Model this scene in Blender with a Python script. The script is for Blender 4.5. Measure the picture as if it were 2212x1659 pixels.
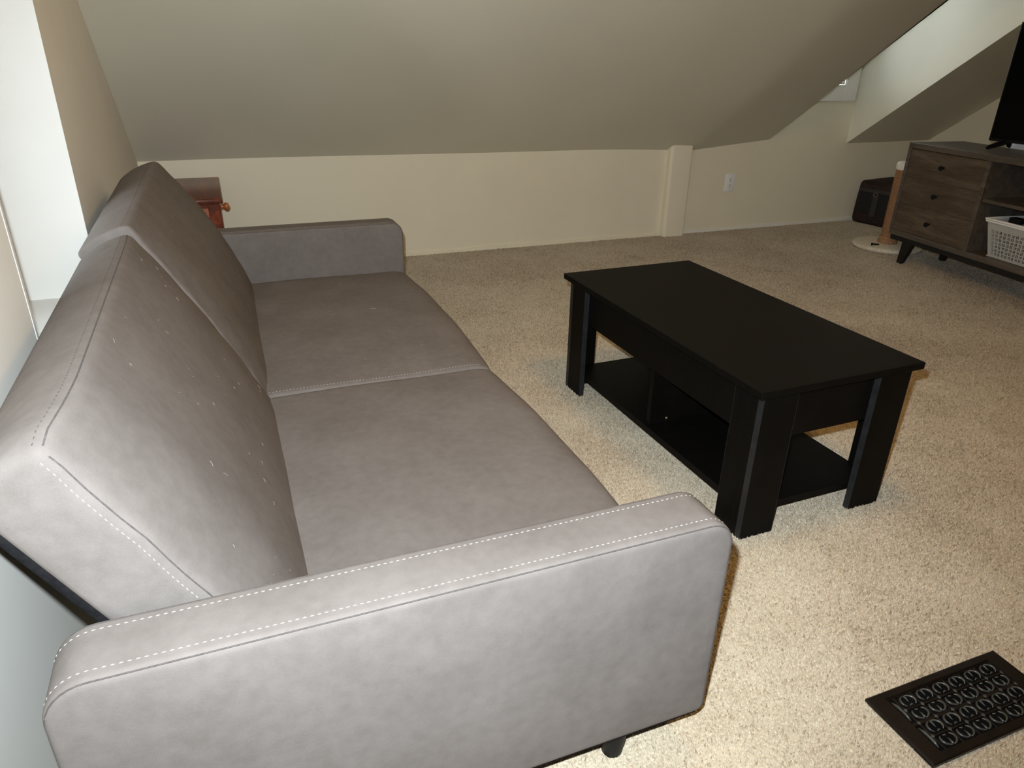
import bpy, bmesh, math, random
import numpy as np
from mathutils import Vector, Matrix

random.seed(7)
for o in list(bpy.data.objects):
    bpy.data.objects.remove(o)
S = bpy.context.scene
COL = S.collection

# ------------------------------------------------------------------ camera, world, lights, exposure
CAM_H = 1.15
F_PX = 1545.97
RIGHT = Vector((0.93011658, -0.36683175, 0.0178216))
UP = Vector((0.14082388, 0.40104007, 0.90517153))
FWD = Vector((0.33919283, 0.83940535, -0.42467269))
cam_d = bpy.data.cameras.new('camera')
cam = bpy.data.objects.new('camera', cam_d)
COL.objects.link(cam)
R3 = Matrix((RIGHT, UP, -FWD)).transposed()
cam.matrix_world = Matrix.Translation((0, 0, CAM_H)) @ R3.to_4x4()
cam_d.sensor_fit = 'HORIZONTAL'
cam_d.sensor_width = 36.0
cam_d.lens = 36.0 * F_PX / 2212.0
cam_d.clip_start = 0.02
S.camera = cam

S.view_settings.view_transform = 'Standard'
S.view_settings.look = 'None'
S.view_settings.gamma = 1.0
S.view_settings.use_curve_mapping = False
S.view_settings.exposure = 0.0

W = bpy.data.worlds.new('sky')
S.world = W
W.use_nodes = True
bg = W.node_tree.nodes['Background']
bg.inputs[0].default_value = (0.86, 0.95, 1.0, 1)
bg.inputs[1].default_value = 6.6


def light(name, kind, loc, energy, color, size=0.1, rot=None):
    d = bpy.data.lights.new(name, kind)
    d.energy = energy
    d.color = color
    if kind == 'AREA':
        d.size = size
    else:
        d.shadow_soft_size = size
    o = bpy.data.objects.new(name, d)
    o.location = loc
    if rot:
        o.rotation_euler = rot
    COL.objects.link(o)
    return o


# the flash built into the camera body: up and a little left of the lens
fl = Vector((0, 0, CAM_H)) - 0.032 * RIGHT + 0.070 * UP
fo = light('camera_flash', 'SPOT', fl, 205.0, (0.84, 0.93, 1.0), 0.010)
fo.data.spot_size = math.radians(112)
fo.data.spot_blend = 0.8
fo.matrix_world = Matrix.Translation(fl) @ R3.to_4x4() @ Matrix.Rotation(math.radians(3.5), 4, 'Y')
# the attic's warm ceiling lamp, above and behind the frame
light('ceiling_lamp', 'POINT', (1.25, 1.25, 2.12), 23.0, (1.0, 0.58, 0.2), 0.16)

# ------------------------------------------------------------------ materials
MATS = {}


def nodes(name):
    m = bpy.data.materials.new(name)
    m.use_nodes = True
    nt = m.node_tree
    return m, nt, nt.nodes['Principled BSDF']


def N(nt, kind, **kw):
    n = nt.nodes.new(kind)
    for k, v in kw.items():
        if k in n.inputs:
            n.inputs[k].default_value = v
        else:
            setattr(n, k, v)
    return n


def coords(nt, scale=(1, 1, 1), rot=(0, 0, 0)):
    t = N(nt, 'ShaderNodeTexCoord')
    mp = N(nt, 'ShaderNodeMapping')
    mp.inputs['Scale'].default_value = scale
    mp.inputs['Rotation'].default_value = rot
    nt.links.new(t.outputs['Object'], mp.inputs[0])
    return mp.outputs[0]


def ramp(nt, fac, stops):
    r = N(nt, 'ShaderNodeValToRGB')
    e = r.color_ramp.elements
    while len(e) > 1:
        e.remove(e[-1])
    e[0].position = stops[0][0]
    e[0].color = (*stops[0][1], 1)
    for p, c in stops[1:]:
        x = e.new(p)
        x.color = (*c, 1)
    nt.links.new(fac, r.inputs[0])
    return r.outputs[0]


def noisy(name, c1, c2, scale=20, rough=0.6, bump=0.0, bscale=200, spec=0.5, detail=4, stretch=(1, 1, 1), lo=0.35, hi=0.65, sheen=0, sheen_tint=(1, 1, 1), coat=0):
    m, nt, b = nodes(name)
    v = coords(nt, stretch)
    n = N(nt, 'ShaderNodeTexNoise', Scale=scale, Detail=detail)
    nt.links.new(v, n.inputs['Vector'])
    nt.links.new(ramp(nt, n.outputs['Fac'], [(lo, c1), (hi, c2)]), b.inputs['Base Color'])
    b.inputs['Roughness'].default_value = rough
    b.inputs['Specular IOR Level'].default_value = spec
    b.inputs['Coat Weight'].default_value = coat
    if sheen:
        b.inputs['Sheen Weight'].default_value = sheen
        b.inputs['Sheen Roughness'].default_value = 0.45
        b.inputs['Sheen Tint'].default_value = (*sheen_tint, 1)
    if bump:
        n2 = N(nt, 'ShaderNodeTexNoise', Scale=bscale, Detail=3)
        nt.links.new(v, n2.inputs['Vector'])
        bp = N(nt, 'ShaderNodeBump', Strength=bump, Distance=0.002)
        nt.links.new(n2.outputs['Fac'], bp.inputs['Height'])
        nt.links.new(bp.outputs[0], b.inputs['Normal'])
    MATS[name] = m
    return m


WALL_C = noisy('wall_paint_daylit', (0.80, 0.765, 0.645), (0.83, 0.795, 0.67), 3, 0.65, 0.04, 260, 0.3)  # same wall paint, made more neutral for daylight on the dormer sides
WALL_L = noisy('wall_paint_flashlit', (0.80, 0.785, 0.72), (0.83, 0.815, 0.75), 3, 0.65, 0.04, 260, 0.3)  # same wall paint with the cool flash light tinted into its colour
WALL = noisy('wall_paint', (0.80, 0.745, 0.58), (0.83, 0.775, 0.605), 3, 0.65, 0.04, 260, 0.3)
CEIL = noisy('ceiling_paint', (0.72, 0.68, 0.545), (0.76, 0.715, 0.575), 1.6, 0.6, 0.04, 220, 0.3)
JAMB = noisy('reveal_paint', (0.70, 0.69, 0.645), (0.73, 0.72, 0.675), 3, 0.55, 0.03, 240, 0.3)
TRIM = noisy('trim_paint', (0.80, 0.78, 0.71), (0.84, 0.82, 0.75), 6, 0.4, 0.0)
WHITE = noisy('white_plastic', (0.86, 0.86, 0.83), (0.89, 0.89, 0.86), 8, 0.35)
DARKHOLE = noisy('dark_slot', (0.004, 0.004, 0.004), (0.006, 0.006, 0.0055), 8, 0.9, 0, 1, 0.05)
BLACKLAM = noisy('black_laminate', (0.0032, 0.0028, 0.0023), (0.0046, 0.004, 0.0033), 14, 0.47, 0.05, 500, 0.085, 4, (1, 8, 1))
BLACKEDGE = noisy('black_edge_band', (0.014, 0.014, 0.0145), (0.022, 0.022, 0.0225), 40, 0.4, 0, 1, 0.35)
BLACKCLOTH = noisy('black_lining', (0.006, 0.006, 0.007), (0.011, 0.011, 0.012), 90, 0.95, 0.2, 600, 0.1)
BLACKPLAS = noisy('black_plastic', (0.004, 0.004, 0.0045), (0.007, 0.007, 0.0075), 30, 0.55, 0, 1, 0.2)
SCREEN = noisy('dark_screen', (0.0015, 0.0015, 0.0018), (0.0025, 0.0025, 0.003), 4, 0.2, 0, 1, 0.06)
BLACKWOOD = noisy('black_painted_wood', (0.008, 0.008, 0.008), (0.016, 0.015, 0.014), 30, 0.5, 0, 1, 0.3, 4, (1, 1, 6))
METAL = noisy('steel', (0.22, 0.22, 0.21), (0.30, 0.30, 0.28), 30, 0.3)
METAL.node_tree.nodes['Principled BSDF'].inputs['Metallic'].default_value = 1
BRASS = noisy('brass', (0.75, 0.6, 0.28), (0.8, 0.66, 0.33), 30, 0.35)
BRASS.node_tree.nodes['Principled BSDF'].inputs['Metallic'].default_value = 0.6
VENT = noisy('oil_rubbed_bronze', (0.0045, 0.0034, 0.003), (0.009, 0.0055, 0.004), 25, 0.3, 0.05, 200, 0.4)
SCROLL = noisy('lit_rim_bronze', (0.035, 0.037, 0.034), (0.07, 0.072, 0.066), 60, 0.32, 0.05, 200, 0.6)  # greyer bronze: light caught on the raised rims is put into the colour
STITCH = noisy('pale_thread', (0.50, 0.49, 0.48), (0.60, 0.59, 0.575), 300, 0.8)
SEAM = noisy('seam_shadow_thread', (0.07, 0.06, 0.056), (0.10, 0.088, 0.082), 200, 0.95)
LINT = noisy('pale_lint', (0.36, 0.33, 0.29), (0.45, 0.41, 0.36), 200, 0.9)
PLUSH = noisy('cream_plush', (0.62, 0.55, 0.42), (0.76, 0.70, 0.57), 60, 1.0, 0.6, 260, 0.1)
PLUSHW = noisy('white_plush', (0.72, 0.68, 0.60), (0.84, 0.80, 0.72), 60, 1.0, 0.6, 260, 0.1)
SISAL = noisy('brown_rope', (0.30, 0.165, 0.085), (0.42, 0.24, 0.13), 90, 0.95, 0.5, 500, 0.1)
BAGCLOTH = noisy('dark_brown_nylon', (0.020, 0.011, 0.010), (0.034, 0.019, 0.017), 40, 0.75, 0.4, 300, 0.3)
BAGMESH = noisy('black_mesh', (0.004, 0.004, 0.004), (0.009, 0.009, 0.009), 500, 0.8)
BAGSTRAP = noisy('grey_webbing', (0.028, 0.022, 0.02), (0.045, 0.036, 0.033), 300, 0.8, 0.3, 500)
GREYCLOTH = noisy('blue_grey_cloth', (0.16, 0.18, 0.21), (0.21, 0.23, 0.26), 60, 0.9, 0.2, 300)


def wood(name, dark, mid, pale, axis, scale=1.0, rough=0.45, coat=0.0, spec=0.5):
    m, nt, b = nodes(name)
    st = [9, 9, 9]
    st[axis] = 0.9
    v = coords(nt, tuple(st))
    n = N(nt, 'ShaderNodeTexNoise', Scale=2.2 * scale, Detail=6, Roughness=0.6, Distortion=0.6)
    nt.links.new(v, n.inputs['Vector'])
    n2 = N(nt, 'ShaderNodeTexNoise', Scale=22 * scale, Detail=3)
    nt.links.new(v, n2.inputs['Vector'])
    mx = N(nt, 'ShaderNodeMath', operation='MULTIPLY_ADD')
    nt.links.new(n2.outputs['Fac'], mx.inputs[0])
    mx.inputs[1].default_value = 0.35
    nt.links.new(n.outputs['Fac'], mx.inputs[2])
    nt.links.new(ramp(nt, mx.outputs[0], [(0.45, dark), (0.66, mid), (0.85, pale)]), b.inputs['Base Color'])
    b.inputs['Roughness'].default_value = rough
    b.inputs['Coat Weight'].default_value = coat
    b.inputs['Coat Roughness'].default_value = 0.15
    b.inputs['Specular IOR Level'].default_value = spec
    MATS[name] = m
    return m


WALNUT_Y = wood('grey_walnut_front', (0.050, 0.036, 0.024), (0.090, 0.064, 0.042), (0.150, 0.110, 0.074), 1, 1.0, 0.5, 0, 0.3)
WALNUT_T = wood('grey_walnut_case', (0.055, 0.046, 0.036), (0.090, 0.074, 0.058), (0.13, 0.105, 0.082), 1, 1.2, 0.45, 0, 0.4)
CHERRY = wood('cherry_veneer', (0.085, 0.022, 0.012), (0.135, 0.034, 0.016), (0.27, 0.058, 0.022), 1, 0.8, 0.3, 0.0, 0.25)
CHERRY_P = wood('cherry_panel', (0.30, 0.080, 0.032), (0.40, 0.115, 0.050), (0.48, 0.15, 0.068), 2, 0.8, 0.35, 0.4)
CHERRY_K = wood('cherry_knob', (0.34, 0.09, 0.025), (0.44, 0.13, 0.036), (0.5, 0.17, 0.05), 0, 2, 0.25, 0.8)


def fabric():
    m, nt, b = nodes('taupe_microsuede')
    v = coords(nt)
    big = N(nt, 'ShaderNodeTexNoise', Scale=8, Detail=3, Roughness=0.5)
    fine = N(nt, 'ShaderNodeTexNoise', Scale=46, Detail=3, Roughness=0.55)
    grain = N(nt, 'ShaderNodeTexNoise', Scale=640, Detail=2)
    for n in (big, fine, grain):
        nt.links.new(v, n.inputs['Vector'])
    a = N(nt, 'ShaderNodeMath', operation='MULTIPLY_ADD')
    nt.links.new(fine.outputs['Fac'], a.inputs[0])
    a.inputs[1].default_value = 0.8
    nt.links.new(big.outputs['Fac'], a.inputs[2])
    a2 = N(nt, 'ShaderNodeMath', operation='MULTIPLY_ADD')
    nt.links.new(grain.outputs['Fac'], a2.inputs[0])
    a2.inputs[1].default_value = 0.5
    nt.links.new(a.outputs[0], a2.inputs[2])
    a3 = N(nt, 'ShaderNodeMath', operation='MULTIPLY')
    nt.links.new(a2.outputs[0], a3.inputs[0])
    a3.inputs[1].default_value = 0.435
    nt.links.new(ramp(nt, a3.outputs[0], [(0.34, (0.143, 0.126, 0.114)), (0.5, (0.168, 0.149, 0.136)), (0.66, (0.192, 0.171, 0.157))]), b.inputs['Base Color'])
    b.inputs['Roughness'].default_value = 0.85
    b.inputs['Specular IOR Level'].default_value = 0.08
    b.inputs['Sheen Weight'].default_value = 0.0
    b.inputs['Sheen Roughness'].default_value = 0.4
    b.inputs['Sheen Tint'].default_value = (0.9, 0.92, 1.0, 1)
    bp = N(nt, 'ShaderNodeBump', Strength=0.35, Distance=0.0012)
    nt.links.new(a2.outputs[0], bp.inputs['Height'])
    nt.links.new(bp.outputs[0], b.inputs['Normal'])
    return m


FABRIC = fabric()


def carpet_mat(name, tufts):
    m, nt, b = nodes(name)
    t = N(nt, 'ShaderNodeTexCoord')
    big = N(nt, 'ShaderNodeTexNoise', Scale=3.2, Detail=4, Roughness=0.6)
    nt.links.new(t.outputs['Object'], big.inputs['Vector'])
    if tufts:
        at = N(nt, 'ShaderNodeAttribute', attribute_name='tuft')
        src = at.outputs['Fac']
    else:
        fine = N(nt, 'ShaderNodeTexNoise', Scale=160, Detail=2)
        nt.links.new(t.outputs['Object'], fine.inputs['Vector'])
        src = fine.outputs['Fac']
    ad = N(nt, 'ShaderNodeMath', operation='MULTIPLY_ADD')
    nt.links.new(big.outputs['Fac'], ad.inputs[0])
    ad.inputs[1].default_value = 0.9
    nt.links.new(src, ad.inputs[2])
    sub = N(nt, 'ShaderNodeMath', operation='SUBTRACT')
    nt.links.new(ad.outputs[0], sub.inputs[0])
    sub.inputs[1].default_value = 0.45
    nt.links.new(ramp(nt, sub.outputs[0], [(0.02, (0.29, 0.225, 0.145)), (0.2, (0.40, 0.325, 0.225)), (0.5, (0.51, 0.435, 0.32)), (0.95, (0.62, 0.545, 0.42))]), b.inputs['Base Color'])
    b.inputs['Roughness'].default_value = 0.95
    b.inputs['Specular IOR Level'].default_value = 0.1
    b.inputs['Sheen Weight'].default_value = 0.15
    return m


CARPET = carpet_mat('carpet_backing', False)
PILE = carpet_mat('carpet_pile', True)


def glass_mat():
    m = bpy.data.materials.new('window_glass')
    m.use_nodes = True
    nt = m.node_tree
    out = nt.nodes['Material Output']
    nt.nodes.remove(nt.nodes['Principled BSDF'])
    tr = N(nt, 'ShaderNodeBsdfTransparent')
    gl = N(nt, 'ShaderNodeBsdfGlossy', Roughness=0.02)
    fr = N(nt, 'ShaderNodeFresnel', IOR=1.45)
    mx = N(nt, 'ShaderNodeMixShader')
    nt.links.new(fr.outputs[0], mx.inputs[0])
    nt.links.new(tr.outputs[0], mx.inputs[1])
    nt.links.new(gl.outputs[0], mx.inputs[2])
    nt.links.new(mx.outputs[0], out.inputs[0])
    return m


GLASS = glass_mat()

# ------------------------------------------------------------------ helpers


def thing(name, label, cat, loc=(0, 0, 0), rotz=0.0, group=None):
    o = bpy.data.objects.new(name, None)
    o.empty_display_size = 0.1
    COL.objects.link(o)
    o.location = loc
    o.rotation_euler = (0, 0, rotz)
    o['label'] = label
    o['category'] = cat
    if group:
        o['group'] = group
    return o


def obj(name, bm, mat, parent=None, smooth=None, label=None, kind=None, recalc=True):
    """link one bmesh (built in the parent's local frame) as one mesh object"""
    if recalc:
        bmesh.ops.recalc_face_normals(bm, faces=bm.faces)
    me = bpy.data.meshes.new(name)
    bm.to_mesh(me)
    bm.free()
    me.materials.append(mat)
    o = bpy.data.objects.new(name, me)
    COL.objects.link(o)
    if smooth is not None:
        me.polygons.foreach_set('use_smooth', [True] * len(me.polygons))
        if smooth < 180:
            try:
                me.set_sharp_from_angle(angle=math.radians(smooth))
            except Exception:
                pass
    if parent is not None:
        o.parent = parent
    if label:
        o['label'] = label
    if kind:
        o['kind'] = kind
    return o


def struct(name, bm, mat, parent=None, smooth=None, recalc=False):
    return obj(name, bm, mat, parent, smooth, None, None if parent else 'structure', recalc)


def box(x0, x1, y0, y1, z0, z1, bevel=0.0, seg=2, bm=None):
    own = bmesh.new()
    r = bmesh.ops.create_cube(own, size=1)
    for v in own.verts:
        v.co = Vector((x0 + (v.co.x + .5) * (x1 - x0), y0 + (v.co.y + .5) * (y1 - y0), z0 + (v.co.z + .5) * (z1 - z0)))
    if bevel:
        bmesh.ops.bevel(own, geom=own.edges[:], offset=bevel, segments=seg, affect='EDGES', profile=0.5)
    if bm is None:
        return own
    join(bm, own)
    return bm


def join(dst, src):
    me = bpy.data.meshes.new('tmp')
    src.to_mesh(me)
    src.free()
    dst.from_mesh(me)
    bpy.data.meshes.remove(me)
    return dst


def xf(bm, mtx):
    bm.transform(mtx)
    return bm


def lathe(profile, n=24, bm=None, center=(0, 0, 0), axis='Z'):
    """profile: list of (radius, height)"""
    own = bmesh.new()
    rings = []
    for r, z in profile:
        if r < 1e-6:
            rings.append([own.verts.new((0, 0, z))])
        else:
            rings.append([own.verts.new((r * math.cos(2 * math.pi * k / n), r * math.sin(2 * math.pi * k / n), z)) for k in range(n)])
    for a, b in zip(rings, rings[1:]):
        for k in range(n):
            k2 = (k + 1) % n
            if len(a) == 1 and len(b) == 1:
                continue
            if len(a) == 1:
                own.faces.new((a[0], b[k], b[k2]))
            elif len(b) == 1:
                own.faces.new((a[k], a[k2], b[0]))
            else:
                own.faces.new((a[k], a[k2], b[k2], b[k]))
    if len(rings[0]) > 1:
        own.faces.new(rings[0][::-1])
    if len(rings[-1]) > 1:
        own.faces.new(rings[-1])
    if axis == 'X':
        own.transform(Matrix.Rotation(math.pi / 2, 4, 'Y'))
    elif axis == '-X':
        own.transform(Matrix.Rotation(-math.pi / 2, 4, 'Y'))
    elif axis == '-Y':
        own.transform(Matrix.Rotation(math.pi / 2, 4, 'X'))
    own.transform(Matrix.Translation(center))
    if bm is None:
        return own
    return join(bm, own)


def tube(pts, r, n=8, bm=None, closed=False, radii=None):
    own = bmesh.new()
    pts = [Vector(p) for p in pts]
    rings = []
    m = len(pts)
    for i, p in enumerate(pts):
        a = pts[(i - 1) % m] if (closed or i > 0) else p
        b = pts[(i + 1) % m] if (closed or i < m - 1) else p
        t = (b - a).normalized()
        u = t.orthogonal() if abs(t.z) > 0.95 else t.cross(Vector((0, 0, 1)))
        u.normalize()
        w = t.cross(u)
        rr = radii[i] if radii else r
        rings.append([own.verts.new(p + rr * (math.cos(2 * math.pi * k / n) * u + math.sin(2 * math.pi * k / n) * w)) for k in range(n)])
    pairs = list(zip(rings, rings[1:]))
    if closed:
        pairs.append((rings[-1], rings[0]))
    for a, b in pairs:
        for k in range(n):
            own.faces.new((a[k], a[(k + 1) % n], b[(k + 1) % n], b[k]))
    if not closed:
        own.faces.new(rings[0][::-1])
        own.faces.new(rings[-1])
    if bm is None:
        return own
    return join(bm, own)


def spread(n):
    """coordinates in [-1,1], denser towards the ends"""
    return [math.sin(math.pi / 2 * (2 * i / n - 1)) for i in range(n + 1)]


def soft_box(hx, hy, hz, r, n=(24, 24, 8), fn=None):
    """box with rounded edges; every point then goes through fn(p, (u,v,w))"""
    bm = bmesh.new()
    cache = {}

    def vert(c):
        key = tuple(round(q, 5) for q in c)
        if key in cache:
            return cache[key]
        p = Vector((c[0] * hx, c[1] * hy, c[2] * hz))
        inner = Vector((max(-hx + r, min(hx - r, p.x)), max(-hy + r, min(hy - r, p.y)), max(-hz + r, min(hz - r, p.z))))
        d = p - inner
        if d.length > 1e-9:
            p = inner + d.normalized() * r
        if fn:
            p = fn(p, c)
        v = bm.verts.new(p)
        cache[key] = v
        return v
    S3 = [spread(k) for k in n]
    for ax in range(3):
        a, b = [(1, 2), (0, 2), (0, 1)][ax]
        for side in (-1, 1):
            for i in range(n[a]):
                for j in range(n[b]):
                    q = []
                    for di, dj in ((0, 0), (1, 0), (1, 1), (0, 1)):
                        c = [0, 0, 0]
                        c[ax] = side
                        c[a] = S3[a][i + di]
                        c[b] = S3[b][j + dj]
                        q.append(vert(c))
                    if side < 0:
                        q = q[::-1]
                    bm.faces.new(q)
    return bm


def dashes(path, length=0.0056, gap=0.0034, w=0.00095, hgt=0.0007, bm=None):
    """short raised thread stitches along path [(point, normal)...]"""
    bm = bm or bmesh.new()
    pts = [Vector(p) for p, _ in path]
    nor = [Vector(nn).normalized() for _, nn in path]
    cum = [0]
    for a, b in zip(pts, pts[1:]):
        cum.append(cum[-1] + (b - a).length)

    def at(s):
        s = max(0, min(cum[-1], s))
        for i in range(len(cum) - 1):
            if s <= cum[i + 1] or i == len(cum) - 2:
                f = (s - cum[i]) / max(1e-9, cum[i + 1] - cum[i])
                return pts[i].lerp(pts[i + 1], f), nor[i].lerp(nor[i + 1], f)
    s = 0
    while s + length < cum[-1]:
        p0, n0 = at(s)
        p1, n1 = at(s + length)
        t = (p1 - p0).normalized()
        sd = t.cross(n0).normalized() * w / 2
        mid = (p0 + p1) / 2 + n0 * hgt
        a = [bm.verts.new(p0), bm.verts.new(p1), bm.verts.new(mid + sd), bm.verts.new(mid - sd)]
        b0 = bm.verts.new((p0 + p1) / 2 + sd * 1.2)
        b1 = bm.verts.new((p0 + p1) / 2 - sd * 1.2)
        bm.faces.new((a[0], b0, a[2]))
        bm.faces.new((b0, a[1], a[2]))
        bm.faces.new((a[0], a[2], a[3]))
        bm.faces.new((a[1], a[3], a[2]))
        bm.faces.new((a[0], a[3], b1))
        bm.faces.new((b1, a[3], a[1]))
        s += length + gap
    return bm


# ------------------------------------------------------------------ room shell
XL, XR = -0.376, 5.09
YW, YN = 4.176, -3.6
K, SL, ZT = 0.585, 0.6954, 2.3
DX0, DX1, DZ = 3.57, 4.27, 2.0           # dormer in the sloped ceiling
YD = YW - (DZ - K) / SL
YF = YW - (ZT - K) / SL                   # slope meets flat ceiling
YG = YN + (ZT - K) / SL


def kz(x):
    return 0.597 - 0.0062 * max(0.0, min(4.3, x))


def zc(y):
    return min(ZT, K + SL * (YW - y), K + SL * (y - YN))


def quad(bm, *pts):
    return bm.faces.new([bm.verts.new(p) for p in pts])


bm = bmesh.new()
quad(bm, (XL - 0.1, YN - 0.1, 0), (XR + 0.1, YN - 0.1, 0), (XR + 0.1, YW + 0.1, 0), (XL - 0.1, YW + 0.1, 0))
floor = struct('floor', bm, CARPET)

# sloped ceiling: gently uneven drywall, with a taped crease and the dormer cut-out
bm = bmesh.new()
xs = [XL] + [XL + (2.92 - XL) * i / 40 for i in range(1, 41)] + [2.92 + (DX0 - 2.92) * i / 10 for i in range(1, 11)] + [DX1] + [DX1 + (XR - DX1) * i / 6 for i in range(1, 7)]
ys = [YW - (YW - YD) * i / 40 for i in range(41)] + [YD - (YD - YF) * i / 6 for i in range(1, 7)]
nrm = Vector((0, SL, 1)).normalized()


def cpt(x, y):
    k = kz(x) - K
    p = Vector((x, y, K + k * max(0, (y - YF) / (YW - YF)) + SL * (YW - y)))
    d = 0.0
    if 2.0 < x <= 2.92:
        d -= 0.026 * ((x - 2.0) / .92) ** 2
    elif 2.92 < x <= DX0:
        d += -0.026 + 0.062 * (x - 2.92) / (DX0 - 2.92)
    g = (YW - y)
    d -= 0.005 * math.exp(-((x - 3.02) / 0.07) ** 2 - ((g - 0.62) / 0.25) ** 2)
    d -= 0.004 * math.exp(-((x - 3.00) / 0.06) ** 2 - ((g - 0.32) / 0.12) ** 2)
    d += 0.003 * math.sin(x * 2.3 + 1) * math.sin(y * 1.7)
    return p + Vector((0, 0, d))


grid = {}
for i, x in enumerate(xs):
    for j, y in enumerate(ys):
        grid[i, j] = bm.verts.new(cpt(x, y))
for i in range(len(xs) - 1):
    for j in range(len(ys) - 1):
        if xs[i] >= DX0 - 1e-6 and xs[i + 1] <= DX1 + 1e-6 and ys[j + 1] >= YD - 1e-6:
            continue
        bm.faces.new((grid[i, j], grid[i, j + 1], grid[i + 1, j + 1], grid[i + 1, j]))
# flat top and the opposite slope behind the camera
quad(bm, (XL, YF, ZT), (XL, YG, ZT), (XR, YG, ZT), (XR, YF, ZT))
quad(bm, (XL, YG, ZT), (XL, YN, K), (XR, YN, K), (XR, YG, ZT))
struct('ceiling', bm, CEIL, smooth=40)

# back knee wall with the dormer front above it (window opening left free)
WX0, WX1, WZ0, WZ1 = 3.685, 4.147, 0.961, 1.86
bm = bmesh.new()
xk = [XL, 0.5, 1.5, 2.5, DX0]
for a, b in zip(xk, xk[1:]):
    quad(bm, (a, YW, 0), (b, YW, 0), (b, YW, kz(b) + 0.09), (a, YW, kz(a) + 0.09))
quad(bm, (DX1, YW, 0), (XR, YW, 0), (XR, YW, K + .09), (DX1, YW, K + .09))
quad(bm, (DX0, YW, 0), (DX1, YW, 0), (DX1, YW, WZ0), (DX0, YW, WZ0))
quad(bm, (DX0, YW, WZ1), (DX1, YW, WZ1), (DX1, YW, DZ), (DX0, YW, DZ))
quad(bm, (DX0, YW, WZ0), (WX0, YW, WZ0), (WX0, YW, WZ1), (DX0, YW, WZ1))
quad(bm, (WX1, YW, WZ0), (DX1, YW, WZ0), (DX1, YW, WZ1), (WX1, YW, WZ1))
struct('wall_back', bm, WALL)

for nm, x in (('wall_dormer_left', DX0), ('wall_dormer_right', DX1)):
    bm = bmesh.new()
    edge = [cpt(x, YW - (YW - YD) * i / 40) for i in range(41)]
    pts = [(x, YW + .012, edge[0].z - .006)] + [(x, p.y, p.z) for p in edge] + [(x, YD, DZ + .012), (x, YW + .012, DZ + .012)]
    bm.faces.new([bm.verts.new(p) for p in pts])
    struct(nm, bm, WALL_C)
bm = bmesh.new()
quad(bm, (DX0, YD, DZ), (DX1, YD, DZ), (DX1, YW, DZ), (DX0, YW, DZ))
struct('ceiling_dormer', bm, CEIL)

# left gable wall with a deep window recess
RY0, RY1, RZ0, RZ1, RD = 1.56, 2.344, 0.465, 1.62, 0.32
bm = bmesh.new()


def wstrip(x, ya, yb, za=None, zb=None):
    quad(bm, (x, ya, za if za is not None else 0), (x, yb, za if za is not None else 0),
         (x, yb, zb if zb is not None else zc(yb) + .03), (x, ya, zb if zb is not None else zc(ya) + .03))


yb = [YN, YG, RY0, YF, RY1, YW]
for a, b in zip(yb, yb[1:]):
    if a >= RY0 - 1e-6 and b <= RY1 + 1e-6:
        wstrip(XL, a, b, 0, RZ0)
        wstrip(XL, a, b, RZ1, None)
    else:
        wstrip(XL, a, b)
struct('wall_left', bm, WALL_L)
XD = XL - RD
for nm, q in (('trim_2', ((XL, RY1, RZ0), (XD, RY1, RZ0), (XD, RY1, RZ1), (XL, RY1, RZ1))),
              ('trim_3', ((XL, RY0, RZ0), (XD, RY0, RZ0), (XD, RY0, RZ1), (XL, RY0, RZ1))),
              ('trim_4', ((XL, RY0, RZ0), (XD, RY0, RZ0), (XD, RY1, RZ0), (XL, RY1, RZ0))),
              ('trim_5', ((XL, RY0, RZ1), (XD, RY0, RZ1), (XD, RY1, RZ1), (XL, RY1, RZ1)))):
    bm = bmesh.new()
    quad(bm, *q)
    struct(nm, bm, JAMB)
# corner bead on the near edge of the recess
bm = box(XL - 0.003, XL + 0.0012, RY0 - 0.013, RY0 + 0.002, RZ0 - 0.02, RZ1 + 0.02, 0.002)
struct('trim_6', bm, JAMB, recalc=True)

bm = bmesh.new()
yb = [YN, YG, YF, YW]
for a, b in zip(yb, yb[1:]):
    wstrip(XR, a, b)
struct('wall_right', bm, WALL)
bm = bmesh.new()
quad(bm, (XL, YN, 0), (XR, YN, 0), (XR, YN, K + .03), (XL, YN, K + .03))
struct('wall_front', bm, WALL)

# boxed post on the knee wall
bm = bmesh.new()
px0, px1, pyf = 2.755, 2.915, YW - 0.055
prof = [(px0, YW + .01), (px0, pyf + 0.02)]
for k in range(5):
    a = k / 4 * math.pi / 2
    prof.append((px0 + 0.02 - 0.02 * math.cos(a), pyf + 0.02 - 0.02 * math.sin(a)))
prof += [(px1 - 0.006, pyf), (px1, pyf + 0.006), (px1, YW + .01)]
lo = [bm.verts.new((x, y, -0.005)) for x, y in prof]
hi = [bm.verts.new((x, y, K + SL * (YW - y) + 0.02)) for x, y in prof]
for i in range(len(prof) - 1):
    bm.faces.new((lo[i], lo[i + 1], hi[i + 1], hi[i]))
struct('trim_1', bm, WALL, smooth=30, recalc=True)


def wavy_strip(x0, x1):
    bm = bmesh.new()
    n = int((x1 - x0) / 0.03)
    lo, hi, back = [], [], []
    for i in range(n + 1):
        x = x0 + (x1 - x0) * i / n
        z = 0.020 + 0.004 * math.sin(x * 9) + random.uniform(-.0015, .0015)
        lo.append(bm.verts.new((x, YW - 0.008, -0.002)))
        hi.append(bm.verts.new((x, YW - 0.007, z)))
        back.append(bm.verts.new((x, YW + 0.002, z + 0.003)))
    for i in range(n):
        bm.faces.new((lo[i], lo[i + 1], hi[i + 1], hi[i]))
        bm.faces.new((hi[i], hi[i + 1], back[i + 1], back[i]))
    return bm


struct('baseboard_back', wavy_strip(px1, XR), TRIM)
struct('baseboard_back_left', wavy_strip(XL, px0), WALL)


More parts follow.
